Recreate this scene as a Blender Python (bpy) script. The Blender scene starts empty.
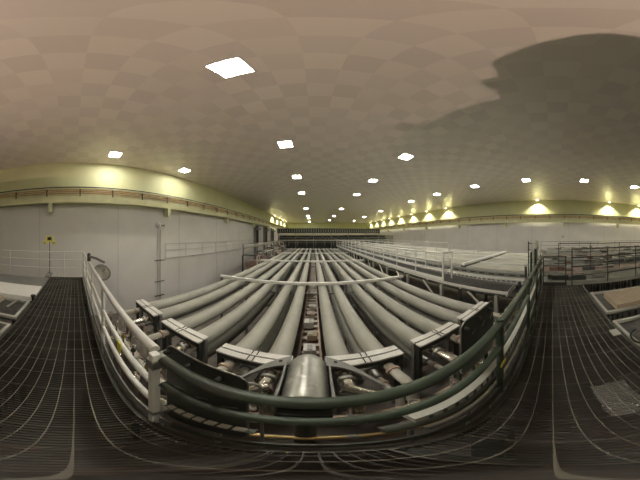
import bpy, bmesh, math, random
from mathutils import Vector, Matrix
random.seed(7)
PI = math.pi
C = bpy.context.scene.collection
S = bpy.context.scene
EYE = 5.2          # eye height above the hall floor
DECK = 3.63        # walkway level
CEIL = 10.0

# ------------------------------------------------------------------ materials
def mat(name, col, rough=.6, metal=0., var=.12, scale=6., bump=0., bscale=60., emit=None, spec=.5, stains=None):
    m = bpy.data.materials.new(name); m.use_nodes = True
    nt = m.node_tree; N = nt.nodes; L = nt.links
    b = N['Principled BSDF']
    b.inputs['Roughness'].default_value = rough
    b.inputs['Metallic'].default_value = metal
    b.inputs['Specular IOR Level'].default_value = spec
    tc = N.new('ShaderNodeTexCoord')
    no = N.new('ShaderNodeTexNoise'); no.inputs['Scale'].default_value = scale
    no.inputs['Detail'].default_value = 5
    L.new(tc.outputs['Object'], no.inputs['Vector'])
    cr = N.new('ShaderNodeValToRGB')
    c = Vector(col)
    cr.color_ramp.elements[0].position = .3; cr.color_ramp.elements[1].position = .7
    cr.color_ramp.elements[0].color = (*(c * (1 - var)), 1)
    cr.color_ramp.elements[1].color = (*(c * (1 + var)), 1)
    L.new(no.outputs['Fac'], cr.inputs['Fac'])
    out = cr.outputs['Color']
    if stains:
        n2 = N.new('ShaderNodeTexNoise'); n2.inputs['Scale'].default_value = stains[1]; n2.inputs['Detail'].default_value = 8
        L.new(tc.outputs['Object'], n2.inputs['Vector'])
        r2 = N.new('ShaderNodeValToRGB'); r2.color_ramp.elements[0].position = stains[2]; r2.color_ramp.elements[1].position = stains[2] + .1
        L.new(n2.outputs['Fac'], r2.inputs['Fac'])
        mx = N.new('ShaderNodeMix'); mx.data_type = 'RGBA'
        L.new(r2.outputs['Color'], mx.inputs[0]); L.new(out, mx.inputs[6]); mx.inputs[7].default_value = (*stains[0], 1)
        out = mx.outputs[2]
    L.new(out, b.inputs['Base Color'])
    if bump:
        n3 = N.new('ShaderNodeTexNoise'); n3.inputs['Scale'].default_value = bscale
        L.new(tc.outputs['Object'], n3.inputs['Vector'])
        bp = N.new('ShaderNodeBump'); bp.inputs['Strength'].default_value = bump; bp.inputs['Distance'].default_value = .01
        L.new(n3.outputs['Fac'], bp.inputs['Height']); L.new(bp.outputs['Normal'], b.inputs['Normal'])
    if emit:
        b.inputs['Emission Color'].default_value = (*emit[0], 1)
        b.inputs['Emission Strength'].default_value = emit[1]
    return m

def ceiling_mat():
    m = bpy.data.materials.new('ceiling_tiles'); m.use_nodes = True
    nt = m.node_tree; N = nt.nodes; L = nt.links; b = N['Principled BSDF']
    tc = N.new('ShaderNodeTexCoord')
    mp = N.new('ShaderNodeMapping'); mp.inputs['Scale'].default_value = (1/.6, 1/.6, 1/.6); mp.inputs['Location'].default_value = (.17, .08, .5)
    L.new(tc.outputs['Object'], mp.inputs['Vector'])
    ck = N.new('ShaderNodeTexChecker'); ck.inputs['Scale'].default_value = 1
    ck.inputs['Color1'].default_value = (.735, .68, .615, 1); ck.inputs['Color2'].default_value = (.68, .625, .57, 1)
    L.new(mp.outputs[0], ck.inputs['Vector'])
    fl = N.new('ShaderNodeVectorMath'); fl.operation = 'FLOOR'; L.new(mp.outputs[0], fl.inputs[0])
    wn = N.new('ShaderNodeTexWhiteNoise'); wn.noise_dimensions = '3D'; L.new(fl.outputs[0], wn.inputs['Vector'])
    mr = N.new('ShaderNodeMapRange'); mr.inputs[3].default_value = .965; mr.inputs[4].default_value = 1.035
    L.new(wn.outputs['Value'], mr.inputs[0])
    ml = N.new('ShaderNodeVectorMath'); ml.operation = 'SCALE'
    L.new(ck.outputs['Color'], ml.inputs[0]); L.new(mr.outputs[0], ml.inputs['Scale'])
    L.new(ml.outputs[0], b.inputs['Base Color'])
    b.inputs['Roughness'].default_value = .3
    b.inputs['Specular IOR Level'].default_value = .55
    return m

M = {}
M['ceiling'] = ceiling_mat()
M['wall'] = mat('painted_wall', (.69, .665, .645), .75, var=.05, scale=.7)
M['cream'] = mat('yellow_painted_wall', (.60, .60, .36), .6, var=.05, scale=.8)
M['beam'] = mat('cream_painted_steel', (.64, .63, .40), .5, var=.08, scale=2)
M['seam'] = mat('wall_seam', (.50, .475, .47), .7)
M['floor'] = mat('concrete_floor', (.14, .122, .108), .7, var=.3, scale=1.5, stains=((.20, .13, .10), 2.5, .6))
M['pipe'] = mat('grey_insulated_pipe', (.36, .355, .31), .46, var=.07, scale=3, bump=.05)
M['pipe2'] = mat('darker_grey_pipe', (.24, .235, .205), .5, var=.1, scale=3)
M['white'] = mat('white_painted_steel', (.66, .65, .62), .42, var=.06, scale=8)
M['bwhite'] = mat('bright_white_paint', (.82, .81, .78), .4, var=.04)
M['offwhite'] = mat('offwhite_worn_steel', (.52, .50, .44), .5, var=.12, scale=5)
M['green'] = mat('dark_green_paint', (.045, .066, .045), .4, var=.2, scale=10)
M['dark'] = mat('dark_painted_steel', (.045, .05, .04), .45, var=.25, scale=8)
M['black'] = mat('black_rubber', (.02, .02, .018), .6)
M['grate'] = mat('dark_grating_steel', (.10, .095, .085), .5, .3, var=.35, scale=2, stains=((.11, .10, .08), 1.2, .64))
M['gratebar'] = mat('worn_grating_bar', (.20, .19, .16), .45, .4, var=.2, scale=3)
M['steel'] = mat('dull_steel', (.36, .35, .32), .35, .75, var=.2, scale=12)
M['bright'] = mat('bright_metal', (.66, .63, .56), .22, .95, var=.12, scale=20)
M['dome'] = mat('brushed_dome_metal', (.42, .42, .39), .38, .6, var=.15, scale=9, stains=((.62, .61, .57), 14, .56))
M['brass'] = mat('brass', (.55, .42, .2), .3, .9)
M['copper'] = mat('orange_conductor', (.45, .29, .14), .5, .1, var=.3, scale=3)
M['rust'] = mat('red_brown_equipment', (.20, .125, .10), .6, var=.35, scale=3)
M['pink'] = mat('primer_pink_steel', (.50, .38, .31), .55, var=.25, scale=5)
M['grey'] = mat('mid_grey_steel', (.21, .21, .20), .45, var=.15, scale=4)
M['lgrey'] = mat('light_grey_steel', (.44, .44, .40), .45, var=.12, scale=2)
M['panelA'] = mat('pale_cover_panel', (.40, .39, .34), .5, var=.12, scale=1.5)
M['silver'] = mat('silver_reflector', (.85, .84, .82), .28, .45, var=.05)
M['film'] = mat('clear_film', (.55, .54, .50), .15, var=.05)
M['film'].node_tree.nodes['Principled BSDF'].inputs['Alpha'].default_value = .22
M['tan'] = mat('tan_cardboard', (.42, .34, .25), .8, var=.08)
M['yellow'] = mat('yellow_tag', (.75, .68, .08), .5)
M['lamp'] = mat('lamp_diffuser', (.9, .9, .88), .5, emit=((1, .96, .84), 46))
M['lamp2'] = mat('wall_washer_lens', (.9, .9, .85), .5, emit=((1, .93, .62), 14))
M['glass'] = mat('lamp_glass', (.85, .83, .80), .15, .35, var=.1)
M['warm'] = mat('halogen_glass', (.9, .8, .7), .3, emit=((1, .72, .5), 6))
M['dfloor'] = mat('dark_tray_bed', (.07, .07, .065), .55, var=.4, scale=9)
M['bedgrey'] = mat('bed_grey', (.10, .105, .10), .5, var=.2, scale=4)
M['bedpale'] = mat('bed_pale', (.26, .26, .24), .5, var=.2, scale=4)
M['lav'] = mat('ribbed_side_metal', (.25, .25, .27), .4, .3, var=.2, scale=9)

# ------------------------------------------------------------------ mesh builder
class MB:
    def __init__(s): s.v = []; s.f = []; s.m = []; s.sm = []
    def add(s, vs, fs, mi=0, smooth=False):
        n = len(s.v); s.v += [tuple(v) for v in vs]
        s.f += [tuple(i + n for i in f) for f in fs]; s.m += [mi] * len(fs); s.sm += [smooth] * len(fs); return s
    def box(s, x0, x1, y0, y1, z0, z1, mi=0):
        vs = [(x, y, z) for x in (x0, x1) for y in (y0, y1) for z in (z0, z1)]
        return s.add(vs, [(0,1,3,2), (4,6,7,5), (0,4,5,1), (2,3,7,6), (0,2,6,4), (1,5,7,3)], mi)
    def bar(s, a, b, w, h, mi=0):          # rectangular bar between two points
        a = Vector(a); b = Vector(b); d = (b - a).normalized()
        up = Vector((0,0,1)) if abs(d.z) < .9 else Vector((0,1,0))
        u = d.cross(up).normalized() * w/2; v = u.cross(d).normalized() * h/2
        vs = []
        for p in (a, b): vs += [p-u-v, p+u-v, p+u+v, p-u+v]
        return s.add(vs, [(0,1,2,3), (7,6,5,4), (0,4,5,1), (1,5,6,2), (2,6,7,3), (3,7,4,0)], mi)
    def tube(s, pts, r, n=12, mi=0, caps=True):
        pts = [Vector(p) for p in pts]; rs = r if isinstance(r, (list, tuple)) else [r]*len(pts)
        vs = []; up = None
        for i, p in enumerate(pts):
            d = (pts[min(i+1, len(pts)-1)] - pts[max(i-1, 0)]).normalized()
            if up is None: up = Vector((0,0,1)) if abs(d.z) < .9 else Vector((1,0,0))
            u = d.cross(up).normalized(); w = u.cross(d).normalized(); up = w
            for k in range(n):
                a = 2*PI*k/n; vs.append(p + (u*math.cos(a) + w*math.sin(a))*rs[i])
        fs = [(i*n+k, i*n+(k+1)%n, (i+1)*n+(k+1)%n, (i+1)*n+k) for i in range(len(pts)-1) for k in range(n)]
        s.add(vs, fs, mi, True)
        if caps:
            s.add(vs[:n], [tuple(range(n))], mi); s.add(vs[-n:], [tuple(range(n))[::-1]], mi)
        return s
    def lathe(s, o, d, prof, n=20, mi=0, caps=True):   # prof: (dist along d, radius), closed by caps
        o = Vector(o); d = Vector(d).normalized()
        p = [o + d*a for a, _ in prof]
        up = Vector((0,0,1)) if abs(d.z) < .9 else Vector((1,0,0))
        u = d.cross(up).normalized(); w = u.cross(d).normalized(); vs = []
        for q, (_, r) in zip(p, prof):
            for k in range(n):
                a = 2*PI*k/n; vs.append(q + (u*math.cos(a) + w*math.sin(a))*max(r, .0005))
        fs = [(i*n+k, i*n+(k+1)%n, (i+1)*n+(k+1)%n, (i+1)*n+k) for i in range(len(p)-1) for k in range(n)]
        s.add(vs, fs, mi, True)
        if caps:
            s.add(vs[:n], [tuple(range(n))], mi); s.add(vs[-n:], [tuple(range(n))[::-1]], mi)
        return s
    def prism(s, poly, axis, a, b, mi=0):   # poly of 2-D points extruded along an axis
        def P(q, t): return {'x': (t, q[0], q[1]), 'y': (q[0], t, q[1]), 'z': (q[0], q[1], t)}[axis]
        n = len(poly); vs = [P(q, a) for q in poly] + [P(q, b) for q in poly]
        return s.add(vs, [tuple(range(n)), tuple(range(2*n-1, n-1, -1))] + [(k, (k+1)%n, n+(k+1)%n, n+k) for k in range(n)], mi)
    def build(s, name, m, parent=None, bevel=0):
        ms = m if isinstance(m, (list, tuple)) else [m]
        xs = list(zip(*s.v)); c = Vector([(min(q)+max(q))/2 for q in xs])
        if parent is None: c.z = min(xs[2])
        me = bpy.data.meshes.new(name)
        me.from_pydata([tuple(Vector(v) - c) for v in s.v], [], s.f)
        for q in ms: me.materials.append(M[q])
        me.polygons.foreach_set('material_index', s.m)
        me.polygons.foreach_set('use_smooth', s.sm)
        bm = bmesh.new(); bm.from_mesh(me); bmesh.ops.recalc_face_normals(bm, faces=bm.faces); bm.to_mesh(me); bm.free()
        o = bpy.data.objects.new(name, me); C.objects.link(o)
        o.location = c
        if parent is not None:
            o.parent = parent; o.location = c - wloc(parent)
        if bevel:
            b = o.modifiers.new('bevel', 'BEVEL'); b.width = bevel; b.segments = 2; b.limit_method = 'ANGLE'
        return o
def wloc(o):
    l = o.location.copy()
    while o.parent: o = o.parent; l += o.location
    return l
def thing(name, label, cat, loc, group=None):
    o = bpy.data.objects.new(name, None); C.objects.link(o); o.location = loc; o.empty_display_size = .2
    return tag(o, label, cat, group)
def tag(o, label, cat, group=None, kind=None):
    o['label'] = label; o['category'] = cat
    if group: o['group'] = group
    if kind: o['kind'] = kind
    return o
def struct(o, label=None):
    o['kind'] = 'structure'
    if label: o['label'] = label
    return o
def copy_tree(src, loc, label, group=None):
    r = src.copy(); C.objects.link(r); r.location = loc; r['label'] = label
    if group: r['group'] = group
    for ch in [c for c in bpy.data.objects if c.parent == src]:
        d = ch.copy(); C.objects.link(d); d.parent = r
        for g in [c for c in bpy.data.objects if c.parent == ch]:
            e = g.copy(); C.objects.link(e); e.parent = d
    return r
ORD = ['first', 'second', 'third', 'fourth', 'fifth', 'sixth', 'seventh', 'eighth', 'ninth', 'tenth', 'eleventh', 'twelfth', 'thirteenth', 'fourteenth', 'fifteenth', 'sixteenth']

# ------------------------------------------------------------------ the hall
XL, XR, YB, YF = -9.28, 20.0, -14.0, 54.0
struct(MB().box(XL-.3, XR+.3, YB-.3, YF+.3, -.2, 0).build('floor', 'floor'))
struct(MB().box(XL-.3, XR+.3, YB-.3, YF+.3, CEIL, CEIL+.2).build('ceiling', 'ceiling'))
def wall(name, x0, x1, y0, y1, split=7.15, top='cream'):
    b = MB(); b.box(x0, x1, y0, y1, 0, split, 0); b.box(x0, x1, y0, y1, split, CEIL, 1)
    return struct(b.build(name, ['wall', top]))
wall('wall_left', XL-.3, XL, YB-.3, YF+.3)
wall('wall_right', XR, XR+.3, YB-.3, YF+.3, 7.0)
wall('wall_far', XL, XR, YF, YF+.3, 5.5)
wall('wall_back', XL, XR, YB-.3, YB)
# seams between the wall panels
for side, x in (('left', XL), ('right', XR)):
    b = MB()
    for k in range(14):
        y = -12 + 4.9*k
        b.box(min(x, x+(.012 if side == 'left' else -.012)), max(x, x+(.012 if side == 'left' else -.012)), y, y+.03, 0, 7.1)
    struct(b.build('trim_%d' % (1 if side == 'left' else 2), 'seam'))

# crane runway girders
def runway(x, sgn, z0, z1, where):
    t = thing('crane_runway_beam', 'cream crane runway girder running high along the %s wall' % where, 'crane beam', (x, 20, z0), 'crane runway girders')
    f = MB(); f.box(x-.18, x+.18, YB+.1, YF-.1, z0, z0+.05); f.box(x-.18, x+.18, YB+.1, YF-.1, z1-.3, z1-.25); f.box(x-.03, x+.03, YB+.1, YF-.1, z0+.05, z1-.3)
    f.build('girder', 'beam', t)
    MB().box(x-.05, x+.05, YB+.1, YF-.1, z1-.25, z1-.13).build('crane_rail', 'dark', t)
    fx = x + sgn*.22
    c = MB()
    for k in range(3): c.box(min(fx, fx+sgn*.03), max(fx, fx+sgn*.03), YB+.1, YF-.1, z1-.62+.1*k, z1-.57+.1*k)
    c.build('conductor_bar', 'copper', t)
    n = 0; y = -13.0
    while y < 50:
        h = MB(); h.bar((x+sgn*.03, y, z1-.40), (fx+sgn*.05, y, z1-.40), .05, .05); h.box(min(fx, fx+sgn*.05), max(fx, fx+sgn*.05), y-.03, y+.03, z1-.78, z1-.35)
        h.build('conductor_bracket', 'dark', t); y += 1.9
    for k in range(8):
        y = -9.0 + 7.6*k
        s = MB(); s.box(x-.22, x+.22, y-.1, y+.1, z0-.55, z0-.02); s.box(x-.2, x+sgn*.0+.2, y-.12, y+.12, z0-.02, z0+.0)
        s.box(min(x, x-sgn*.5), max(x, x-sgn*.5), y-.08, y+.08, z0-.3, z0-.1)
        s.build('corbel', 'beam', t)
    return t
runway(XL+.42, 1, 7.15, 8.27, 'left')
runway(XR-.42, -1, 7.0, 8.18, 'right')

# ceiling panels: frame + diffuser
def ceiling_light(x, y, name, label, grp, proto=[None]):
    if proto[0]:
        return copy_tree(proto[0], (x, y, CEIL-.03), label, grp)
    t = thing('ceiling_light', label, 'ceiling light', (x, y, CEIL-.03), grp)
    f = MB(); w = .33
    f.box(x-w, x+w, y-w, y-.29, CEIL-.035, CEIL-.001); f.box(x-w, x+w, y+.29, y+w, CEIL-.035, CEIL-.001)
    f.box(x-w, x-.29, y-.29, y+.29, CEIL-.035, CEIL-.001); f.box(x+.29, x+w, y-.29, y+.29, CEIL-.035, CEIL-.001)
    f.build('frame', 'white', t)
    MB().box(x-.288, x+.288, y-.288, y+.288, CEIL-.028, CEIL-.012).build('diffuser', 'lamp', t)
    proto[0] = t
    return t
def Y(k): return 2.15 + 4.8*k
cols = [(-7.9, 'beside the left wall', [0, 1]), (-1.3, 'above the left pipes', [0, 1, 2, 3, 5, 7, 8, 10]),
        (4.83, 'above the white railed walkway', [1, 2, 3, 5, 7, 9]), (12.4, 'above the covered decks', [-3, -2, -1, 0, 1, 2, 3, 5, 7, 9])]
for x, w, ks in cols:
    for i, k in enumerate(ks):
        ceiling_light(x, Y(k), '', 'square ceiling light %s, %s of its row from the viewer' % (w, ORD[i]) , 'square panel lights in the ceiling')
# wall washers along the right wall, far ones on the left wall too
def washer(x, y, label, proto=[None]):
    if proto[0]:
        return copy_tree(proto[0], (x, y, CEIL-.1), label, 'small downlights washing the side walls')
    t = thing('wall_washer', label, 'downlight', (x, y, CEIL-.1), 'small downlights washing the side walls')
    MB().lathe((x, y, CEIL-.12), (0,0,1), [(0, .13), (.0, .15), (.12, .15)], 16).build('housing', 'white', t)
    MB().lathe((x, y, CEIL-.135), (0,0,1), [(0, .10), (.02, .12)], 16).build('lens', 'lamp2', t)
    l = bpy.data.lights.new('wall_washer_lamp', 'SPOT'); l.energy = 500; l.color = (1, .93, .66); l.spot_size = math.radians(122); l.spot_blend = .45; l.shadow_soft_size = .08
    o = bpy.data.objects.new('bulb', l); C.objects.link(o); o.parent = t; o.location = (0, 0, -.06)
    o.rotation_euler = (0, math.radians(0), 0)
    proto[0] = t
    return t
for i, k in enumerate([-3, -2, 0, 3, 4, 5, 6, 7, 8, 9, 10]):
    washer(XR-.6, 1.9+4.8*k, 'small downlight washing the right wall, %s from the right end' % ORD[i])
for i, k in enumerate([6, 7, 8, 9]):
    washer(XL+.6, 4.6+4.8*k, 'small downlight washing the far left wall, %s from the near side' % ORD[i])

# ------------------------------------------------------------------ handrails
def rail(name, label, a, b, h=1.0, posts=None, m='white', r=.024, mids=2, toe=True, grp=None, z=DECK, step=1.3, square=False, group=None):
    a = Vector((*a, z)); b = Vector((*b, z)); d = (b-a); Ln = d.length; d.normalize()
    t = thing(name, label, 'railing', tuple(a), group)
    up = Vector((0,0,1))
    MB().tube([a+up*h, b+up*h], r, 12).build('top_rail', m, t)
    for k in range(mids):
        q = h*(mids-k)/(mids+1) + .03
        MB().tube([a+up*q, b+up*q], r*.8, 10).build('mid_rail', m, t)
    if toe:
        MB().bar(a+up*.07, b+up*.07, .012, .12).build('toe_board', m, t)
    if posts is None:
        n = max(1, round(Ln/step)); posts = [Ln*i/n for i in range(n+1)]
    for s_ in posts:
        p = a + d*s_
        MB().tube([p, p+up*h], r*.95, 10).build('post', m, t)
    return t

# viewer's walkway ------------------------------------------------
def grating(name, label, x0, x1, y0, y1, z, along='x', dx=.028, dy=.09, group=None, edge='dark', e=None, th=.004, gm='grate'):
    t = thing(name, label, 'walkway', ((x0+x1)/2, (y0+y1)/2, z-.06), group)
    g = MB()
    if along == 'x':
        n = int((x1-x0)/dx)
        for i in range(n+1):
            x = x0 + (x1-x0)*i/n; g.box(x-th/2, x+th/2, y0, y1, z-.035, z-.002)
        n = int((y1-y0)/dy); hi = MB(); kk = int((x1-x0)/.24)
        for i in range(kk+1):
            x = x0 + (x1-x0)*i/kk; hi.box(x-.002, x+.002, y0, y1, z-.009, z-.0005)
        for i in range(n+1):
            y = y0 + (y1-y0)*i/n; hi.box(x0, x1, y-.003, y+.003, z-.010, z)
    else:
        n = int((y1-y0)/dx)
        for i in range(n+1):
            y = y0 + (y1-y0)*i/n; g.box(x0, x1, y-th/2, y+th/2, z-.035, z-.002)
        n = int((x1-x0)/dy); hi = MB()
        for i in range(n+1):
            x = x0 + (x1-x0)*i/n; hi.box(x-.003, x+.003, y0, y1, z-.010, z)
    g.build('grating', gm, t); hi.build('cross_rods', 'gratebar', t)
    f = MB()
    if along == 'x':
        f.box(x0, x1, y0-.03, y0, z-.16, z+.0); f.box(x0, x1, y1, y1+.03, z-.16, z+.0)
        k = int((x1-x0)/1.5)
        for i in range(k+1):
            x = x0+.05+(x1-x0-.1)*i/k; f.box(x-.03, x+.03, y0, y1, z-.16, z-.04)
    else:
        f.box(x0-.03, x0, y0, y1, z-.09, z+.0); f.box(x1, x1+.03, y0, y1, z-.09, z+.0)
        k = int((y1-y0)/1.5)
        for i in range(k+1):
            y = y0+.05+(y1-y0-.1)*i/k; f.box(x0, x1, y-.03, y+.03, z-.16, z-.04)
    f.build('support_frame', edge, t)
    return t
grating('grating_walkway', 'dark steel grating walkway crossing in front of the pipe ends', -5.85, 4.72, -.95, .28, DECK, 'x')
# solid darker catwalk seen through the grating is the hall floor below; deck legs
t = thing('deck_support_frame', 'dark steel frame of legs under the grating walkway', 'support frame', (0, -.3, 0))
for x in (-5.7, -2.6, .5, 3.6, 4.68):
    for y in (-.9, .2):
        MB().box(x-.06, x+.06, y-.06, y+.06, 0, DECK-.16).build('leg', 'dark', t)

YFR = .35
# white part of the front handrail, left of the dark panel
t = thing('white_handrail', 'white tubular handrail along the walkway left of the dark hanging panel', 'railing', (-3.2, YFR, DECK))
for z, r in ((DECK+.95, .027), (DECK+.60, .022), (DECK+.34, .022)):
    MB().tube([(-5.85, YFR, z), (-.60, YFR, z)], r, 14).build('top_rail' if z > 4.5 else 'mid_rail', 'white', t)
MB().box(-5.85, -.45, YFR-.02, YFR-.008, DECK+.0, DECK+.11).build('toe_board', 'grey', t)
for x in (-5.8, -4.4, -3.1, -1.85):
    MB().tube([(x, YFR, DECK-.05), (x, YFR, DECK+.95)], .024, 10).build('post', 'white', t)
o = MB().box(-.575, -.535, YFR-.05, YFR-.01, DECK-.05, DECK+.97).build('post', 'bwhite', t, .005)
MB().box(-1.12, -1.04, YFR-.032, YFR-.022, DECK+.55, DECK+.66).build('tag_plate', 'yellow', t)
MB().box(-.585, -.525, YFR-.055, YFR+.03, DECK+.86, DECK+.92).build('clamp', 'steel', t)
MB().box(-.585, -.525, YFR-.055, YFR+.03, DECK+.2, DECK+.25).build('clamp', 'steel', t)
# green part
t = thing('green_handrail', 'dark green tubular handrail sweeping across the front centre and right', 'railing', (2.2, YFR, DECK))
for nm, z, r in (('top_rail', DECK+.92, .028), ('mid_rail', DECK+.68, .024)):
    MB().tube([(-.53, YFR, z), (-.19, YFR, z)], r, 14).build(nm, 'dark', t)
    MB().tube([(-.19, YFR, z), (5.2, YFR, z)], r, 14).build(nm, 'green', t)
for x in (.98, 2.2, 3.4, 4.65):
    MB().tube([(x, YFR, DECK-.05), (x, YFR, DECK+.96)], .026, 10).build('post', 'green', t)
MB().box(-.45, 5.0, YFR-.02, YFR-.008, DECK, DECK+.12).build('toe_board', 'dark', t)
MB().bar((.93, YFR-.035, DECK+.50), (.93, YFR-.045, DECK+.56), .07, .01).build('tag_plate', 'yellow', t)
# cable trough running inside the green rail
t = thing('cable_trough', 'long grey slotted cable trough hung under the green handrail', 'cable trough', (2.3, .42, 3.9))
b = MB(); b.box(.30, 5.0, .38, .49, 3.95, 4.03)
b.build('trough', 'lgrey', t)
for k in range(60):
    x = .36 + k*.077; MB().box(x, x+.018, .374, .38, 3.96, 4.03).build('slot', 'dark', t)
b = MB(); b.tube([(.2, .42, 3.80), (5.1, .42, 3.80)], .035, 12); b.build('conduit', 'dark', t)
b = MB(); b.tube([(.35, .38, 3.72), (5.1, .38, 3.72)], .018, 10); b.build('conduit', 'steel', t)

# dark hanging panels with ties and clamps
def rounded_panel(x0, x1, z0, z1, y, th=.012, r=.06):
    p = []
    for cx, cz, a0 in ((x1-r, z1-r, 0), (x0+r, z1-r, 90), (x0+r, z0+r, 180), (x1-r, z0+r, 270)):
        for k in range(6):
            a = math.radians(a0 + 18*k); p.append((cx + r*math.cos(a), cz + r*math.sin(a)))
    return p
def panel(x0, x1, z0, z1, y, label, side):
    t = thing('hanging_panel', label, 'panel', ((x0+x1)/2, y, z0), 'dark plates hung outside the handrail')
    MB().prism(rounded_panel(x0, x1, z0, z1, y), 'y', y, y+.012).build('plate', 'dark', t)
    e = MB(); pr = rounded_panel(x0-.004, x1+.004, z0-.004, z1+.004, y)
    e.tube([(q[0], y+.006, q[1]) for q in pr] + [(pr[0][0], y+.006, pr[0][1])], .005, 6, caps=False); e.build('edge_trim', 'steel', t)
    n = 3
    for k in range(n):
        x = x0 + (x1-x0)*(.06+.36*k)
        MB().lathe((x, y-.035, z1-.045), (0,1,0), [(0,.008),(.008,.014),(.03,.014),(.035,.009)], 12).build('clamp_knob', 'black', t)
    for k in range(3):
        x = x0 + (x1-x0)*(.2+.3*k)
        MB().tube([(x, y-.012, z1-.14-.0*k), (x+.05, y-.012, z1-.11)], .004, 6).build('tie_strap', 'steel', t)
        MB().tube([(x, y-.012, z1-.36), (x+.06, y-.012, z1-.33)], .004, 6).build('tie_strap', 'steel', t)
        MB().lathe((x+.04, y-.006, z1-.24), (0,1,0), [(0,.005),(.008,.006)], 8).build('rivet', 'bright', t)
    return t
panel(-.62, -.205, 3.50, 4.575, .43, 'dark steel plate hung on the rail beside the white post', 'left')
panel(.74, 1.22, 4.08, 4.63, .50, 'dark steel plate hung behind the green rail near the green post', 'right')
# ruler-like ledge with pale teeth below the left panel
t = thing('toothed_ledge', 'pale toothed strip lying below the dark plate by the white post', 'strip', (-.4, .38, 3.8))
for k in range(7): MB().box(-.56+.055*k, -.52+.055*k, .385, .415, 3.86, 3.885).build('tooth', 'offwhite', t)
MB().box(-.58, -.16, .38, .42, 3.845, 3.86).build('backing_strip', 'dark', t)

# bent hook rod beside the panel
pts = [(-.17, .51, 1.94), (-.17, .47, 4.45)] + [(-.20+.03*math.cos(a), .47, 4.45+.04*math.sin(a)) for a in [PI*k/6 for k in range(1, 6)]] + [(-.23, .47, 4.42)]
tag(MB().tube(pts, .007, 8).build('hook_rod', 'steel'), 'thin bent steel rod standing between the left dark plate and the dome', 'rod')

# ------------------------------------------------------------------ the metal dome in the centre
DX = -.045
t = thing('domed_housing', 'brushed metal dome-ended housing behind the green rail at centre', 'housing', (DX, .95, 3.6))
prof = [(0, .02), (0, .120)] + [(.02, .127), (.44, .153)] + [(.44+.153*math.sin(a)*1.4, .153*math.cos(a)) for a in [PI/2*k/9 for k in range(1, 10)]]
MB().lathe((DX, .72, 3.85), (0,1,0), prof, 36).build('dome', 'dome', t)
for s_ in (-1, 1):
    MB().prism([(DX+s_*.132, .68), (DX+s_*.150, .68), (DX+s_*.174, 1.16), (DX+s_*.164, 1.2)], 'z', 3.72, 3.95).build('side_flange', 'grey', t)
for s_ in (-1, 1):
    b = MB()
    n = 10
    for k in range(n):
        a0, a1 = k/n, (k+1)/n
        def P(q, o=0): return (DX + s_*(.14+.34*q), 1.30 - .10*q - .30*q**3 + o, 3.93-.10*q)
        p, q = P(a0), P(a1); p2, q2 = P(a0, -.15*(1-.65*a0)), P(a1, -.15*(1-.65*a1))
        vs = [Vector(v) for v in (p, q, q2, p2)]; vs += [v - Vector((0,0,.03)) for v in vs]
        b.add(vs, [(0,1,2,3), (7,6,5,4), (0,4,5,1), (1,5,6,2), (2,6,7,3), (3,7,4,0)])
    b.build('curved_arm', 'grey', t)
    MB().tube([(DX+s_*.24, .98, 3.72), (DX+s_*.46, .86, 3.62)], [.06, .045], 14).build('elbow_pipe', 'bright', t)
    MB().lathe((DX+s_*.22, 1.22, 3.86), (0,0,1), [(0,.02),(.02,.024),(.05,.018)], 10).build('clamp_knob', 'black', t)
MB().box(DX-.13, DX+.13, .66, 1.1, 3.45, 3.70).build('base', 'black', t)
MB().tube([(DX, .8, 1.94), (DX, .8, 3.45)], .06, 12).build('pedestal', 'dark', t)

# ------------------------------------------------------------------ pipe banks
YE, YN = 24.5, 1.86
left = [-.46, -.98, -1.75, -2.31, -3.02, -3.57]
right = [.33, .86, 1.58, 2.09, 2.77, 3.38]
R1 = .158
def pipe(x, z, r, y0, y1, name, label, grp, m, style):
    t = thing('insulated_pipe', label, 'pipe', (x, y0, z-r), grp)
    MB().tube([(x, y0, z), (x, y1, z)], r, 20).build('pipe_jacket', m, t)
    if style:
        # end: flange, bellows, bright coupling and a drop elbow
        MB().lathe((x, y0-.03, z), (0,1,0), [(0, r*.75), (0, r*1.02), (.035, r*1.02)], 20).build('end_flange', 'grey', t)
        pr = []
        for k in range(5): pr += [(.02+.04*k, r*.52), (.04+.04*k, r*.66)]
        MB().lathe((x, y0-.26, z), (0,1,0), pr + [(.23, r*.5)], 16).build('bellows', 'pink' if style == 1 else 'steel', t)
        b = MB(); b.tube([(x, y0-.25, z), (x, y0-.60, z-.02), (x, y0-.68, z-.05), (x, y0-.73, z-.12), (x, y0-.74, z-.45)], r*.42, 14)
        b.build('elbow', 'bright' if style == 1 else 'offwhite', t)
        MB().lathe((x, y0-.40, z), (0,1,0), [(0, r*.55), (.03, r*.6), (.05, r*.55)], 16).build('clamp_ring', 'pink' if style == 2 else 'steel', t)
    return t
for side, xs in (('left', left), ('right', right)):
    for i, x in enumerate(xs):
        pipe(x, 3.20, R1, YN, YE, '', 'top-layer grey pipe, %s to the %s of the centre gap' % (ORD[i], side), 'top layer of long grey pipes', 'pipe', 1 + (i % 2))
for side, xs in (('left', left), ('right', right)):
    for i, x in enumerate(xs):
        o = .10 if side == 'right' else -.10
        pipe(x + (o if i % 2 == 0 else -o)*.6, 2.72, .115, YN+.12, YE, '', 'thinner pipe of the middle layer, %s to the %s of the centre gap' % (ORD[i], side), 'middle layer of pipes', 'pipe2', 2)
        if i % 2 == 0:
            pipe(x + (x > 0) * .27 - (x < 0) * .27, 2.25, .12, YN+.2, YE, '', 'bottom-layer pipe under the %s pair %s of the centre gap' % (ORD[i//2], side), 'bottom layer of pipes', 'pipe2', 0)

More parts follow.
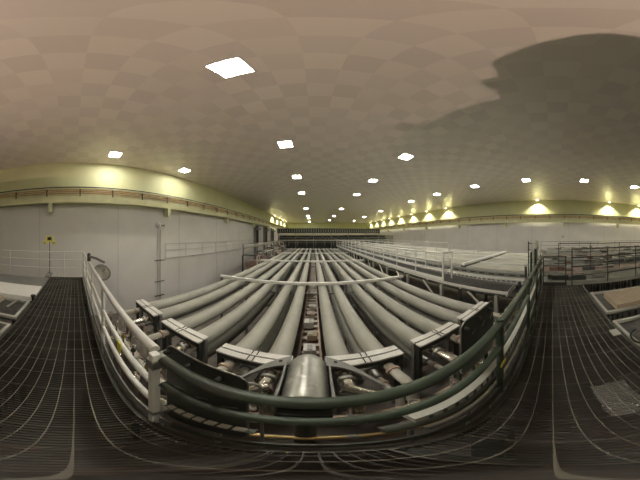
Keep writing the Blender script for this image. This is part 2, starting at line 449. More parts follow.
def clampbar(x0, x1, y, label):
    t = thing('clamp_bar', label, 'clamp bar', ((x0+x1)/2, y, 3.36), 'white double bars across the near pipe ends')
    for dy in (-.068, .068):
        MB().box(x0, x1, y+dy-.055, y+dy+.055, 3.365, 3.40).build('flat_bar', 'white', t, .004)
    b = MB(); b.box(x0+.01, x1-.01, y-.012, y+.012, 3.35, 3.385); b.build('gap_strip', 'dark', t)
    for dx in (-.035, .035):
        b = MB(); xm = (x0+x1)/2 + dx
        b.tube([(xm, y-.12, 3.405), (xm, y-.02, 3.415), (xm, y+.0, 3.405)], .007, 6); b.tube([(xm, y+.03, 3.405), (xm, y+.11, 3.412)], .007, 6)
        b.build('staple_bolt', 'black', t)
    b = MB()
    for xx in (x0+.03, x1-.03):
        b.box(xx-.03, xx+.03, y-.09, y-.03, 2.0, 3.36)
    b.box(x0, x1, y-.10, y-.08, 3.25, 3.36)
    b.build('end_plate', 'dark', t)
    for xx in (x0+.03, x1-.03):
        MB().box(xx-.035, xx+.035, y+.02, y+.09, 0, 3.36).build('leg', 'grey', t)
    return t
h = 1.9
for i, (a, b) in enumerate([(-.63, -.13), (-1.32, -.80), (-2.0, -1.47)]):
    clampbar(a*h, b*h, 1.72, 'white double clamp bar over the near ends of the %s pipe pair left of centre' % ORD[i])
for i, (a, b) in enumerate([(.07, .57), (.715, 1.21), (1.33, 1.91)]):
    clampbar(a*h, b*h, 1.72, 'white double clamp bar over the near ends of the %s pipe pair right of centre' % ORD[i])
for i, y in enumerate([5.68, 11.07, 16.5, 21.9]):
    t = thing('pipe_support_frame', 'white cross bar on dark legs spanning all the pipes, %s from the viewer' % ORD[i], 'support frame', (0, y, 0), 'cross frames carrying the pipes')
    MB().box(-3.98, 3.78, y-.055, y+.055, 3.365, 3.46).build('cross_bar', 'bwhite', t)
    b = MB(); b.box(-3.9, 3.7, y-.05, y+.05, 2.98, 3.03); b.box(-3.9, 3.7, y-.05, y+.05, 2.36, 2.41); b.build('lower_bar', 'grey', t)
    for x in (-3.92, -2.67, -1.36, 1.22, 2.43, 3.74):
        MB().box(x-.05, x+.05, y-.04, y+.04, 0, 3.365).build('leg', 'grey', t)

# centre gap: cable ladder with boxes
t = thing('cable_ladder', 'primer-pink cable ladder lying in the gap between the two pipe banks', 'cable ladder', (-.08, 12, 2.5))
MB().box(-.24, .10, 1.5, 24, 2.44, 2.48).build('tray_sheet', 'rust', t)
for y in (2.2, 8, 13.5, 19, 23.8): MB().box(-.12, -.04, y, y+.06, 0, 2.44).build('leg', 'grey', t)
for x in (-.27, .13):
    MB().box(x-.02, x+.02, 1.5, 24, 2.5, 2.62).build('side_rail', 'pink', t)
for k in range(75): MB().box(-.25, .11, 1.6+.3*k, 1.70+.3*k, 2.53, 2.56).build('rung', 'offwhite', t)
bx = [('pink', 2.3), ('white', 2.75), ('tan', 3.3), ('white', 3.9), ('pink', 4.6), ('offwhite', 5.1), ('rust', 6.4), ('white', 7.4)]
for i, (m_, y) in enumerate(bx):
    t = thing('junction_box', 'small %s junction box in the centre gap, %s from the viewer' % ({'pink': 'pinkish', 'white': 'white', 'tan': 'tan', 'offwhite': 'off-white', 'rust': 'red-brown'}[m_], ORD[i]), 'junction box', (-.08, y, 2.56), 'boxes on the centre cable ladder')
    MB().box(-.24+.05*(i%3), .0+.04*(i%3), y, y+.26, 2.561, 2.68+.03*(i%4)).build('box', m_, t, .01)
    MB().box(-.12, -.02, y+.03, y+.2, 2.68+.03*(i%4), 2.70+.03*(i%4)).build('lid', 'lgrey', t)
# manifold pipes and machinery between walkway and pipe ends
def header(y, z, r, m_, x0, x1, label):
    t = thing('header_pipe', label, 'pipe', ((x0+x1)/2, y, z-r), 'header pipes crossing below the handrail')
    MB().tube([(x0, y, z), (x1, y, z)], r, 14).build('pipe', m_, t)
    n = int((x1-x0)/.9)
    for k in range(n):
        x = x0+.5+.9*k; MB().lathe((x-.03, y, z), (1,0,0), [(0, r*1.25), (.06, r*1.25)], 14).build('coupling', 'steel', t)
header(.95, 2.75, .07, 'offwhite', -3.6, -.35, 'pale header pipe crossing below the left pipe ends')
header(1.15, 2.35, .09, 'pink', -3.8, 3.6, 'pinkish header pipe lowest across the front of the pipe ends')
header(.85, 2.95, .045, 'green', .3, 3.9, 'green header pipe crossing below the right pipe ends')
header(.75, 2.50, .035, 'brass', -3.0, 3.4, 'thin brass header pipe under the handrail')
r_ = random.Random(3)
cl = [('pink', 'pinkish'), ('bright', 'shiny'), ('rust', 'red-brown'), ('brass', 'brass'), ('offwhite', 'pale'), ('green', 'green'), ('steel', 'steel')]
n = 0
for side, sx in (('left', -1), ('right', 1)):
    for i in range(14):
        m_, w = cl[r_.randrange(len(cl))]
        x = sx*(.45+.26*i); y = .62 + .30*(i % 2) + r_.uniform(-.02, .02); z = 2.95 if i % 2 else 3.05
        t = thing('valve', 'small %s valve below the rail, %s out to the %s from the dome' % (w, ORD[i], side), 'valve', (x, y, z), 'valves below the handrail')
        MB().lathe((x, y, z), (0,0,1), [(0,.03),(.02,.045),(.07,.045),(.09,.02),(.16,.02)], 12).build('valve_body', m_, t)
        b = MB(); b.tube([(x+.05*math.cos(a), y+.05*math.sin(a), z+.16) for a in [2*PI*k/12 for k in range(13)]], .008, 6, caps=False); b.bar((x-.05, y, z+.16), (x+.05, y, z+.16), .01, .008)
        b.build('handwheel', 'bright' if i % 3 else 'rust', t)
        MB().tube([(x, y, z), (x, y, 1.94)], .018, 8).build('riser', 'grey', t)
t = thing('drip_tray', 'brown stained drip tray beneath the valves in front of the pipes', 'tray', (0, 1, 0))
MB().box(-4.2, 5.0, .5, 1.5, 1.9, 1.94).build('tray_sheet', 'floor', t)
for x in (-4, -1.3, 1.4, 4.8):
    for y in (.55, 1.45): MB().box(x-.03, x+.03, y-.03, y+.03, 0, 1.9).build('leg', 'dark', t)

# ------------------------------------------------------------------ right walkway with white railings
WX0, WX1 = 4.0, 5.0
grating('grating_walkway', 'long grey grating walkway with white edge beams beside the right pipes', WX0+.04, WX1-.04, 1.2, 26.3, DECK, 'y', dx=.06, dy=.15, edge='white', gm='lav')
t = thing('walkway_bracket_row', 'white posts and knee braces carrying the long railed walkway', 'support frame', (4.5, 10, 0))
for k in range(12):
    y = 1.6 + 2.1*k
    MB().box(WX0+.10, WX0+.20, y-.05, y+.05, 0, DECK-.2).build('leg', 'lgrey', t)
    MB().bar((WX0+.05, y+.05, DECK-.9), (WX0+.1, y+.95, DECK-.21), .05, .05).build('knee_brace', 'offwhite', t)
rail('white_railing', 'white railing along the pipe side of the long walkway', (WX0, 3.5), (WX0, 26.3), 1.0, m='bwhite', step=1.5, r=.032, group='white railings of the long walkway')
rail('white_railing', 'white railing along the far side of the long walkway, beyond a gap', (WX1, 5.5), (WX1, 26.3), 1.0, m='bwhite', step=1.8, r=.030, group='white railings of the long walkway')
rail('white_railing', 'short white end rail across the near end of the long walkway', (WX0+.02, 3.5), (WX1-.5, 3.5), 1.0, m='bwhite', r=.028, posts=[0, .48], toe=False)

# decks of covered modules on the right
def deck(x0, x1, y0, y1, z, n, label, grp, m0='panelA', gap=.06):
    t = thing('covered_deck', label, 'deck', ((x0+x1)/2, (y0+y1)/2, z-.5), grp)
    w = (x1-x0)/n
    for k in range(n):
        MB().box(x0+w*k+gap/2, x0+w*(k+1)-gap/2, y0, y1, z-.06, z).build('cover_panel', m0 if k % 2 == 0 else 'lgrey', t)
        if k % 2: MB().box(x0+w*k+w*.35, x0+w*k+w*.5, y0+.05, y1-.05, z, z+.05).build('stiffener', 'white', t)
    MB().box(x0, x1, y0+.02, y1-.02, z-.5, z-.061).build('underframe', 'grey', t)
    for xx in (x0+.3, (x0+x1)/2, x1-.3):
        for yy in (y0+.3, y1-.3): MB().box(xx-.08, xx+.08, yy-.08, yy+.08, 0, z-.5).build('leg', 'grey', t)
    MB().box(x0-.02, x0, y0, y1, z-.16, z).build('side_fascia', 'lgrey', t)
    return t
deck(6.6, 14.0, 4.5, 26.3, 3.76, 7, 'wide pale deck of long cover panels beyond the white railings', 'pale panelled decks')
deck(6.6, 14.0, .9, 4.2, 3.66, 7, 'near pale deck of cover panels this side of the white edge beam', 'pale panelled decks')
tag(MB().box(6.55, 14.0, 4.26, 4.44, 3.72, 3.84).build('edge_beam', 'bwhite'), 'white edge beam crossing between the two pale decks', 'beam')
# ribbed trough between walkway and decks
t = thing('ribbed_trough', 'dark grey ribbed trough running between the long walkway and the pale decks', 'trough', (5.8, 10, 3.0))
MB().box(5.05, 6.55, .9, 26.3, 3.0, 3.05).build('trough_bed', 'dark', t)
MB().box(6.3, 6.55, .9, 26.3, 3.05, 3.62).build('side_wall', 'grey', t)
for k in range(95):
    y = 1.0 + .2*k; MB().tube([(5.1, y, 3.50), (5.45, y+.08, 3.52), (5.62, y, 3.40), (5.62, y, 3.05)], .045, 6).build('rib', 'lav', t)
for k in range(50): MB().box(6.28, 6.3, 1.1+.48*k, 1.35+.48*k, 3.5, 3.56).build('slot', 'dark', t)
MB().box(5.85, 6.3, .9, 26.3, 3.40, 3.44).build('ledge', 'lgrey', t)
rail('deck_railing', 'white boxed railing standing on the pale deck, the taller nearer one', (6.65, 7.4), (6.65, 5.4), 1.08, m='bwhite', r=.026, z=3.76, posts=[0, 1.0, 2.0], toe=False)
rail('deck_railing', 'lower white railing on the pale deck nearest the white edge beam', (6.9, 5.3), (7.9, 4.55), .9, m='bwhite', r=.022, z=3.76, mids=1, posts=[0, 1.5], toe=False)
rail('deck_railing', 'long white railing standing along the far part of the pale deck', (6.7, 9.0), (6.7, 26), .9, m='bwhite', r=.026, z=3.76, step=2.2, toe=False)
rail('deck_railing', 'white railing along the outer side of the far deck near the right wall', (11.5, 12), (11.5, 26), .9, m='bwhite', r=.026, z=3.76, step=2.2, toe=False)
# small machinery below the right walkway
rr = random.Random(5)
for i in range(9):
    x = 3.95 + .12*rr.random(); y = .75 + .0*i; x = 1.5 + .38*i
    m_, w = cl[rr.randrange(len(cl))]
    t = thing('pipe_fitting', '%s pipe fitting beside the right dark plate, %s going right' % (w.capitalize(), ORD[i]), 'fitting', (x, 1.1, 3.1), 'fittings in front of the right pipes')
    b = MB(); b.tube([(x, 1.05, 1.94), (x, 1.05, 3.2), (x+.05, 1.1, 3.3), (x+.16, 1.1, 3.32)], .03, 10); b.build('bend', m_, t)
    MB().lathe((x+.15, 1.1, 3.32), (1,0,0), [(0,.045),(.05,.05),(.07,.03)], 12).build('cap', 'bright', t)

# ------------------------------------------------------------------ behind the green rail to the right
# dark gate and fence
rail('dark_gate', 'dark tubular gate closing the right end of the grating walkway', (4.72, .28), (4.72, -.45), .95, m='dark', r=.02, posts=[0, .70], toe=True)
rail('dark_railing', 'tall dark railing running on right from the gate past the equipment beds', (4.75, -.62), (6.2, -9.5), 1.18, m='dark', r=.022, mids=3, step=1.25, toe=False)
rail('dark_railing', 'dark railing leading away on right beyond the gate', (4.80, .42), (6.4, .50), .85, m='dark', r=.02, mids=2, step=1.1, toe=False)
rail('dark_railing', 'dark railing between the second and third equipment beds, behind the tall one', (7.1, -.3), (7.1, -11), 1.25, m='dark', r=.02, mids=2, step=1.5, toe=False)
# vertical pipes and rods clustered near end of the green rail
for i, (x, y, hgt, r, m_) in enumerate([(3.95, .55, 1.55, .03, 'green'), (4.25, .62, 1.45, .022, 'lgrey'), (4.5, .5, 1.6, .035, 'green'), (4.9, .60, 1.5, .02, 'steel'), (5.3, .55, 1.58, .03, 'lgrey'), (3.4, .60, 1.25, .028, 'dark')]):
    t = thing('riser_pipe', ['dark green', 'pale grey', 'thick green', 'thin steel', 'light grey', 'dark'][i] + ' riser pipe clustered at the right end of the green handrail', 'pipe', (x, y, 3.0), 'riser pipes at the end of the green rail')
    MB().tube([(x, y, 0), (x, y, 3.4+hgt*.9)], r, 12).build('pipe', m_, t)
    MB().lathe((x, y, 3.4+hgt*.9), (0,0,1), [(0, r*1.5), (.05, r*1.5), (.06, r*.8)], 12).build('end_cap', 'lgrey', t)
    MB().lathe((x, y, 4.2), (0,0,1), [(0, r*1.5), (.06, r*1.5)], 12).build('clamp', 'steel', t)
# sloping pale pipes between rail and riser cluster
for i, (x0, y0, z0, x1, y1, z1, r, m_, w) in enumerate([(1.3, .62, 4.0, 5.2, .62, 4.05, .05, 'green', 'green'), (1.6, .72, 3.75, 5.4, .74, 3.8, .06, 'offwhite', 'pale'), (1.5, .48, 3.62, 5.4, .50, 3.62, .035, 'lgrey', 'grey')]):
    t = thing('conduit_pipe', '%s pipe running just outside the green handrail at right' % w, 'pipe', (x0, y0, z0-.1), 'pipes alongside the green handrail')
    MB().tube([(x0, y0, z0), (x1, y1, z1)], r, 14).build('pipe', m_, t)
    MB().lathe((x0, y0, z0), (-1, 0, 0), [(0, r), (0, r*1.15), (.05, r*1.15), (.06, r*.6)], 14).build('end_cap', 'green' if i == 0 else 'steel', t)
# square ladder cage
t = thing('ladder_cage', 'small dark ladder cage rising near the end of the green rail', 'ladder', (6.3, 1.3, 3.0))
for y in (.62, .98): MB().tube([(6.2, y, 0), (6.2, y, 5.0)], .022, 8).build('stile', 'dark', t)
for k in range(8): MB().tube([(6.2, .62, 3.1+.26*k), (6.2, .98, 3.1+.26*k)], .014, 8).build('rung', 'dark', t)

t = thing('wrapped_riser', 'bulky pale wrapped riser beyond the end of the green handrail', 'pipe', (5.55, .62, 0))
MB().lathe((5.55, .62, 0), (0,0,1), [(0,.05),(3.2,.05),(3.3,.10),(3.7,.08),(4.0,.13),(4.2,.08),(4.5,.12),(4.65,.07),(4.8,.13),(5.0,.10),(5.03,.04)], 16).build('wrapped_pipe', 'offwhite', t)
MB().tube([(5.55, .62, 4.95), (5.7, .60, 5.02), (5.95, .58, 4.98)], .045, 10).build('side_branch', 'lgrey', t)
MB().lathe((5.55, .62, 4.35), (0,0,1), [(0,.125),(.03,.125)], 16).build('band', 'dark', t)
# equipment beds: long stepped benches beyond the dark railing
def bed(x0, x1, y0, y1, z, label, top, n=9, seed=0):
    q = random.Random(seed)
    t = thing('equipment_bed', label, 'equipment bed', ((x0+x1)/2, (y0+y1)/2, 0), 'long equipment beds at the right')
    MB().box(x0, x1, y0, y1, z-.12, z).build('bed_plate', top, t)
    MB().box(x0-.03, x0, y0, y1, z-.14, z+.05).build('rim', 'lgrey', t)
    b = MB()
    k = y0+.2
    while k < y1-.1: b.box(x0+.15, x0+.22, k-.04, k+.04, 0, z-.12); b.box(x1-.22, x1-.15, k-.04, k+.04, 0, z-.12); k += 1.2
    b.build('legs', 'dark', t)
    for i in range(n):
        y = q.uniform(y0+.1, y1-.8); x = q.uniform(x0+.1, max(x0+.12, x1-.5)); hh = q.uniform(.05, .2)
        MB().box(x, x+q.uniform(.2, .45), y, y+q.uniform(.3, .8), z, z+hh).build('module', q.choice(['bedpale', 'rust', 'bedgrey', 'bedpale', 'dark', 'bedgrey']), t)
    return t
for i in range(9):
    x = 5.5 + 1.45*i + .3
    bed(x, x+1.05, -13.5, .55, 3.45 + .05*i, 'long %s bed of stacked modules beyond the dark railing, %s from the gate side' % (['grey', 'rust-topped', 'dark'][i % 3], ORD[i]), ['bedgrey', 'rust', 'dfloor'][i % 3], 14, i)
# open instrument trays beside the walkway, right and left
def tray(x0, x1, y0, y1, z, label, rim='lgrey', seed=0, bed_m='dfloor'):
    t = thing('open_tray', label, 'tray', ((x0+x1)/2, (y0+y1)/2, z-.2), 'open trays on the far edge of the walkway')
    MB().box(x0, x1, y0, y1, z-.10, z-.06).build('tray_bed', bed_m, t)
    b = MB(); w = .06
    b.box(x0, x1, y0, y0+w, z-.1, z); b.box(x0, x1, y1-w, y1, z-.1, z); b.box(x0, x0+w, y0+w, y1-w, z-.1, z); b.box(x1-w, x1, y0+w, y1-w, z-.1, z)
    b.build('rim', rim, t)
    for x in (x0+.06, x1-.06):
        for y in (y0+.06, y1-.06):
            MB().box(x-.03, x+.03, y-.03, y+.03, 0, z-.1).build('leg', 'dark', t)
    return t
tray(2.75, 4.0, -3.6, -1.02, 3.64, 'pale-rimmed open tray holding the flat tan box, at right')
tray(1.35, 2.45, -3.6, -1.02, 3.60, 'pale-rimmed open tray nearest the viewer at right, beside the cable loop')
tray(-2.35, -1.3, -3.2, -1.04, 3.58, 'dark open tray nearest the viewer at left')
tray(-3.45, -2.55, -3.4, -1.04, 3.62, 'pale-rimmed open tray at left holding a tan box')
o = MB().box(2.86, 3.7, -2.4, -1.30, 3.582, 3.72).build('flat_box', 'tan'); tag(o, 'flat tan cardboard box lying in the right tray', 'box')
o = MB().box(-3.38, -2.85, -2.9, -1.7, 3.562, 3.69).build('flat_box', 'tan'); tag(o, 'flat tan box lying in the left tray', 'box')
for x0, x1, z0, z1, m_, lb in ((-4.55, -3.6, 3.52, 3.66, 'bwhite', 'long white cover plate lying beside the left end of the walkway'), (-5.8, -4.62, 3.40, 3.60, 'grey', 'dark grey cover strip between the white plate and the end railing')):
    t = thing('cover_plate', lb, 'cover plate', ((x0+x1)/2, -2.5, 0))
    MB().box(x0, x1, -5, -1.0, z0, z1).build('plate', m_, t, .01)
    for y in (-4.9, -1.1): MB().box(x0+.1, x1-.1, y-.04, y+.04, 0, z0).build('leg', 'dark', t)
t = thing('clamp_fitting', 'dark clamp standing at the corner of the white cover plate', 'clamp', (-4.2, -1.1, 3.6))
b = MB(); b.lathe((-3.53, -.99, 3.50), (0,0,1), [(0,.09),(.05,.09),(.08,.04),(.2,.04),(.22,.07),(.25,.05)], 14); b.build('body', 'black', t)
MB().tube([(-3.52, -1.10, 3.45), (-3.3, -1.3, 3.66), (-2.9, -1.4, 3.62)], .03, 8).build('hose', 'steel', t)
# black cable loop
p = [(1.75+.22*math.cos(a), -1.30+.28*math.sin(a), 3.625+.02*math.sin(2*a)) for a in [2*PI*k/28*.85+.4 for k in range(29)]] + [(1.9, -1.75, 3.62), (2.0, -2.2, 3.60)]
tag(MB().tube(p, .016, 8).build('cable_loop', 'black'), 'black cable loop lying over the nearest right tray', 'cable')
o = MB().box(1.92, 2.10, -.94, -.82, DECK+.004, DECK+.016).build('floor_tag', 'lgrey'); tag(o, 'small grey plate lying on the edge of the right grating', 'plate')
# crumpled clear foil lying on the grating, bottom right
q = random.Random(11); b = MB(); n = 12
vs = [(.62+.42*i/n+q.uniform(-.01, .01), -.52+.26*j/n+q.uniform(-.01, .01), DECK+.006+abs(q.gauss(0, .010))) for i in range(n+1) for j in range(n+1)]
b.add(vs, [(i*(n+1)+j, i*(n+1)+j+1, (i+1)*(n+1)+j+1, (i+1)*(n+1)+j) for i in range(n) for j in range(n)])
o = b.build('plastic_film', 'film'); tag(o, 'crumpled clear plastic film lying on the grating at bottom right', 'plastic film')

# railing along the right wall
rail('wall_walkway_railing', 'thin grey railing of the far walkway along the right wall', (18.8, -13), (18.8, 1.4), 1.05, m='grey', r=.025, mids=1, step=2.6, toe=False, z=3.55)
tag(MB().box(18.75, 19.9, -13, 1.4, 3.4, 3.55).build('wall_walkway', 'lgrey'), 'narrow grey walkway running along the foot of the right wall', 'walkway')
t = thing('warning_beacon', 'tiny dark beacon on a stalk near the right wall railing', 'beacon', (14.5, -1.0, 3.9))
MB().tube([(14.5, -1.0, 3.9), (14.5, -1.0, 5.1)], .02, 8).build('stalk', 'white', t)
MB().lathe((14.5, -1.0, 5.1), (0,0,1), [(0,.06),(.12,.06),(.18,.02)], 12).build('lens', 'rust', t)

# ------------------------------------------------------------------ left side
rail('end_railing', 'thin white railing closing the left end of the grating walkway', (-5.85, .34), (-5.85, -5.5), .98, m='white', r=.018, mids=2, posts=[.02, .75, 3.0, 5.2], toe=False)
# ledge railing along the left wall
rail('ledge_railing', 'white railing of the ledge along the left wall', (-9.16, 6.25), (-9.16, 24), 1.0, m='offwhite', r=.022, mids=1, step=1.9, toe=False, z=3.68)
t = thing('wall_ledge', 'narrow pale ledge on brackets along the left wall', 'ledge', (-9.0, 14, 3.5))
MB().box(-9.27, -9.12, 6.25, 24, 3.66, 3.68).build('ledge_plate', 'wall', t)
for k in range(7):
    MB().bar((-9.26, 6.2+2.9*k, 3.5), (-9.13, 6.2+2.9*k, 3.64), .03, .03).build('bracket', 'wall', t)
# vertical cable riser with dark cross brackets, siren on top
t = thing('cable_riser', 'pale vertical cable riser with dark cross brackets on the left wall', 'cable riser', (-9.2, 5.7, 2.5))
MB().tube([(-9.2, 5.62, 0), (-9.2, 5.62, 5.85)], .035, 10).build('conduit', 'wall', t)
MB().tube([(-9.2, 5.80, 0), (-9.2, 5.80, 5.7)], .03, 10).build('conduit', 'lgrey', t)
for z in (3.53, 2.0, .9):
    MB().box(-9.16, -9.12, 5.32, 6.10, z-.03, z+.03).build('cross_bracket', 'dark', t)
t = thing('wall_siren', 'round pale siren with a horn high on the left wall above the riser', 'siren', (-9.2, 5.7, 5.9))
MB().lathe((-9.27, 5.62, 6.0), (1,0,0), [(0,.20),(.06,.23),(.16,.19),(.2,.08)], 18).build('body', 'white', t)
MB().lathe((-9.1, 5.82, 6.0), (.5,1,0), [(0,.04),(.15,.08),(.22,.14)], 16).build('horn', 'lgrey', t)
# yellow marker on the wall behind the end railing
t = thing('emergency_light', 'small yellow and black emergency unit on a post by the left end railing', 'emergency light', (-6.6, -1.1, 3.6))
MB().box(-6.62, -6.55, -1.25, -.95, 4.97, 5.22).build('unit_box', 'yellow', t)
MB().box(-6.548, -6.535, -1.19, -1.01, 5.04, 5.18).build('dark_window', 'black', t)
for s_ in (-1, 1): MB().lathe((-6.58, -1.1+s_*.20, 4.95), (1,0,-.3), [(0,.03),(.05,.08),(.06,.06)], 12).build('lamp_head', 'yellow', t)
MB().tube([(-6.6, -1.1, 3.6), (-6.6, -1.1, 4.97)], .018, 8).build('post', 'dark', t)
MB().box(-6.75, -6.0, -1.2, -1.0, 3.5, 3.6).build('outrigger', 'grey', t)
# round floodlight on the left end of the white handrail
t = thing('round_floodlight', 'round glass-fronted floodlight on an arm at the end of the white handrail', 'floodlight', (-2.75, .6, 4.6))
fd = Vector((.8, -.45, -.2))
fc = Vector((-3.0, .60, 4.55)); fu = fd.normalized()
MB().lathe(fc, fd, [(.162,.150),(.162,.168),(.10,.150),(.03,.08),(.0,.03),(.015,.03),(.04,.07),(.11,.14),(.162,.150)], 28, caps=False).build('reflector', 'silver', t)
MB().lathe(fc+fu*.158, fd, [(0,.150),(0,.172),(.02,.172),(.02,.150)], 28, caps=False).build('bezel', 'grey', t)
MB().lathe(fc+fu*.02, fd, [(0,.02),(.06,.03),(.10,.02)], 14).build('bulb_capsule', 'bwhite', t)
MB().tube([(-3.7, .36, 4.72), (-3.2, .46, 4.74), (-2.93, .57, 4.70)], .028, 10).build('arm', 'grey', t)
MB().lathe((-3.72, .35, 4.60), (0,0,1), [(0,.045),(.14,.05),(.2,.03)], 12).build('mount', 'dark', t)
# far left: steel columns, ducts and machinery under the crane beam
for i, (y, w) in enumerate([(22.3, .35), (27.0, .4), (32.0, .4)]):
    t = thing('wall_column', 'dark service column on the far part of the left wall, %s from the viewer' % ORD[i], 'column', (-9, y, 0), 'service columns on the left wall')
    MB().box(-9.26, -8.9, y, y+.25, 0, 7.0).build('column', 'grey', t)
    MB().box(-9.26, -8.7, y+.4, y+.8, 3.9, 6.9).build('duct', 'dark', t)
    MB().box(-9.2, -8.4, y-.1, y+1.0, 6.2, 6.5).build('bracket', 'grey', t)
t = thing('pipe_goalpost', 'dark green goalpost-shaped pipe frame at left of the pipe bank', 'pipe frame', (-5.6, 11.5, 0))
MB().tube([(-5.85, 11.6, 0), (-5.85, 11.6, 3.55), (-5.80, 11.6, 3.63), (-5.7, 11.6, 3.66), (-4.5, 11.6, 3.66)], .06, 10).build('frame', 'dark', t)
MB().tube([(-4.5, 11.6, 0), (-4.5, 11.6, 3.66)], .06, 10).build('post', 'lgrey', t)
q = random.Random(21)
for i in range(12):
    y = 13.3+1.05*i; x = q.uniform(-5.9, -5.4); z = 2.5 + .1*i + q.uniform(0, .4)
    m_ = ['rust', 'pink', 'rust', 'grey', 'rust', 'lgrey'][i % 6]
    w = {'rust': 'red-brown', 'pink': 'pinkish', 'grey': 'dark grey', 'lgrey': 'light grey'}[m_]
    t = thing('pump_unit', '%s pump unit left of the pipe bank, %s along from the viewer' % (w, ORD[i]), 'pump unit', (x, y, 0), 'pump units left of the pipe bank')
    MB().box(x-.5, x+.9, y, y+.8, 0, z).build('body', m_, t, .04)
    MB().tube([(x-.4, y+.5, z), (x-.4, y+.5, z+.5), (x, y+.5, z+.6), (x+.7, y+.5, z+.6), (x+.7, y+.5, z-.2)], .07, 10).build('pipework', ['lgrey', 'rust', 'dark'][i % 3], t)
t = thing('pipe_gantry', 'light grey pipe gantry running along the left side toward the far end', 'pipe gantry', (-4.8, 18, 0))
for x, z in ((-6.6, 4.05), (-6.4, 4.3), (-4.9, 3.6)): MB().tube([(x, 13.5, z), (x, 26, z+.1)], .07, 10).build('pipe', 'lgrey', t)
for y in (13.6, 17.5, 21.5, 25.5):
    MB().box(-6.85, -6.75, y, y+.1, 0, 4.5).build('leg', 'grey', t); MB().box(-4.75, -4.65, y, y+.1, 0, 4.5).build('leg', 'grey', t)
    MB().box(-6.85, -4.65, y, y+.1, 4.42, 4.5).build('cross_member', 'offwhite', t)

# ------------------------------------------------------------------ far end
t = thing('equipment_gantry', 'dark two-tier equipment gantry bridging the far end of the pipes', 'gantry', (3, 27, 0))
GY = 27
MB().box(-6.6, 12.6, GY, GY+1.6, 5.80, 6.62).build('upper_tray', 'dark', t)
MB().box(-6.6, 12.6, GY-.1, GY+.0, 5.72, 5.80).build('upper_edge', 'lgrey', t)
MB().box(-6.4, 14.5, GY-.4, GY+1.6, 5.45, 5.58).build('middle_ledge', 'offwhite', t)
MB().box(-6.4, 14.5, GY+1.55, GY+1.6, 0, 5.4).build('back_panel', 'dark', t)
MB().box(-6.4, 14.5, GY, GY+1.5, 4.40, 4.62).build('lower_ledge', 'lgrey', t)
for x in (-6.4, -3.2, 0, 3.2, 6.4, 9.6, 12.4):
    MB().box(x-.08, x+.08, GY+.1, GY+.26, 0, 6.2).build('post', 'grey', t)
qq = random.Random(9)
for k in range(60):
    x = -6.2+.34*k; MB().box(x, x+.2, GY+.2, GY+.6, 4.62, 4.62+qq.uniform(.5, .8)).build('module', 'dark', t)
    MB().lathe((x+.1, GY+.1, 5.0+qq.uniform(-.1, .1)), (0,-1,0), [(0,.09),(.1,.09)], 10).build('round_cap', 'lgrey', t)
for k in range(44):
    x = -6.4+.43*k; MB().tube([(x, GY-.05, 5.9), (x, GY-.05, 6.5)], .05, 8).build('upright_tube', 'steel', t)
rail('gantry_railing', 'pale railing in front of the far gantry at the end of the pipes', (-4.2, 25.6), (8, 25.6), 1.0, m='offwhite', r=.03, mids=1, step=1.5, toe=False)
t = thing('machine_row', 'row of dark machines with pale tops beyond the far right of the gantry', 'machines', (10, 32, 0))
MB().box(6.6, 18, 31, 33, 0, 5.5).build('cabinet_bank', 'grey', t)
MB().box(6.6, 18, 30.8, 33, 5.5, 5.6).build('top_plate', 'offwhite', t)
t = thing('far_platform', 'yellowish raised platform against the far wall of the hall', 'platform', (0, 48, 0))
MB().box(-8, 14, 47, 51, 0, 5.9).build('platform_body', 'cream', t)
MB().box(-8, 14, 46.9, 47, 5.9, 6.7).build('parapet', 'beam', t)

# ------------------------------------------------------------------ warm work lamp behind the viewer shining up at the ceiling
t = thing('work_lamp', 'warm halogen work lamp standing behind the viewer, aimed up at the ceiling', 'work lamp', (-.6, -1.9, 0))
wl = Vector((-.6, -1.9, 3.95)); q6 = .04; tz = wl.z+q6*(CEIL-wl.z)
def G(X, Y_): return (wl.x+q6*(X-wl.x), wl.y+q6*(Y_-wl.y))     # where a ray toward ceiling point (X, Y) leaves the added light shield
MB().lathe((wl.x, wl.y, wl.z-.22), (0,0,1), [(0,.05),(.03,.09),(.15,.11)], 16).build('housing', 'yellow', t)
MB().tube([(wl.x, wl.y, 0), (wl.x, wl.y, wl.z-.2)], .02, 8).build('stand', 'dark', t)
x0, y0 = G(-11, -9); x1, y1 = G(3.6, 16)
MB().box(x0-.004, x0, y0, y1, wl.z-.1, tz).build('added_light_shield', 'black', t)  # added plates boxing in the beam; the right one cuts the ceiling shadow edge
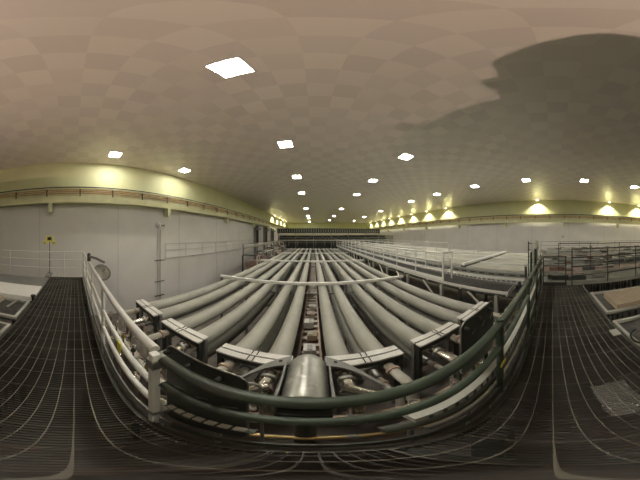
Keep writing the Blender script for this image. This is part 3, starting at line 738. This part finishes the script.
MB().box(x1, x1+.004, y0, y1, wl.z-.1, tz-.004).build('added_light_shield', 'black', t)
MB().box(x0, x1, y0-.004, y0, wl.z-.1, tz).build('added_light_shield', 'black', t)
MB().box(x0, x1, y1, y1+.004, wl.z-.1, tz).build('added_light_shield', 'black', t)
MB().prism([G(5, -9), G(5, 1.9), G(4.1, 1.75), G(3.9, 1.35), G(3.2, 1.25), G(3.1, 1.45), G(2.75, 1.4), G(2.7, 1.0), G(2.15, .9), G(1.2, -.4), G(.9, -9)], 'z', tz, tz+.002).build('added_shadow_mask', 'black', t)  # added mask, outline shaped to throw the stepped ceiling shadow
MB().prism([G(4, 4.3), G(4, 5.1), G(3.0, 4.95), G(3.1, 4.35)], 'z', tz, tz+.002).build('added_shadow_mask', 'black', t)  # added tab throwing the small notch in the ceiling shadow
MB().box(x0, x1, y0, y1, wl.z-.104, wl.z-.1).build('added_shield_base', 'black', t)  # added plate that stops lamp light leaking down through the grating
l = bpy.data.lights.new('work_lamp_bulb', 'POINT'); l.energy = 235; l.color = (1, .73, .58); l.shadow_soft_size = .002
o = bpy.data.objects.new('bulb', l); C.objects.link(o); o.parent = t
o.location = wl - Vector(t.location)

# ------------------------------------------------------------------ world, camera, view
w = bpy.data.worlds.new('world'); S.world = w; w.use_nodes = True
w.node_tree.nodes['Background'].inputs[0].default_value = (.5, .5, .45, 1); w.node_tree.nodes['Background'].inputs[1].default_value = .02
cd = bpy.data.cameras.new('camera'); cam = bpy.data.objects.new('camera', cd); C.objects.link(cam)
cam.location = (0, 0, EYE); cam.rotation_euler = (PI/2, 0, 0)
cd.type = 'PANO'; cd.panorama_type = 'EQUIRECTANGULAR'
cd.longitude_min = math.radians(-313.5*.377); cd.longitude_max = math.radians(326.5*.377)
cd.latitude_min = math.radians(-90); cd.latitude_max = math.radians(87.4)
cd.clip_start = .01; cd.clip_end = 200
S.camera = cam
S.view_settings.view_transform = 'Standard'; S.view_settings.look = 'None'
S.view_settings.gamma = 1; S.view_settings.use_curve_mapping = False
S.view_settings.exposure = 1.3
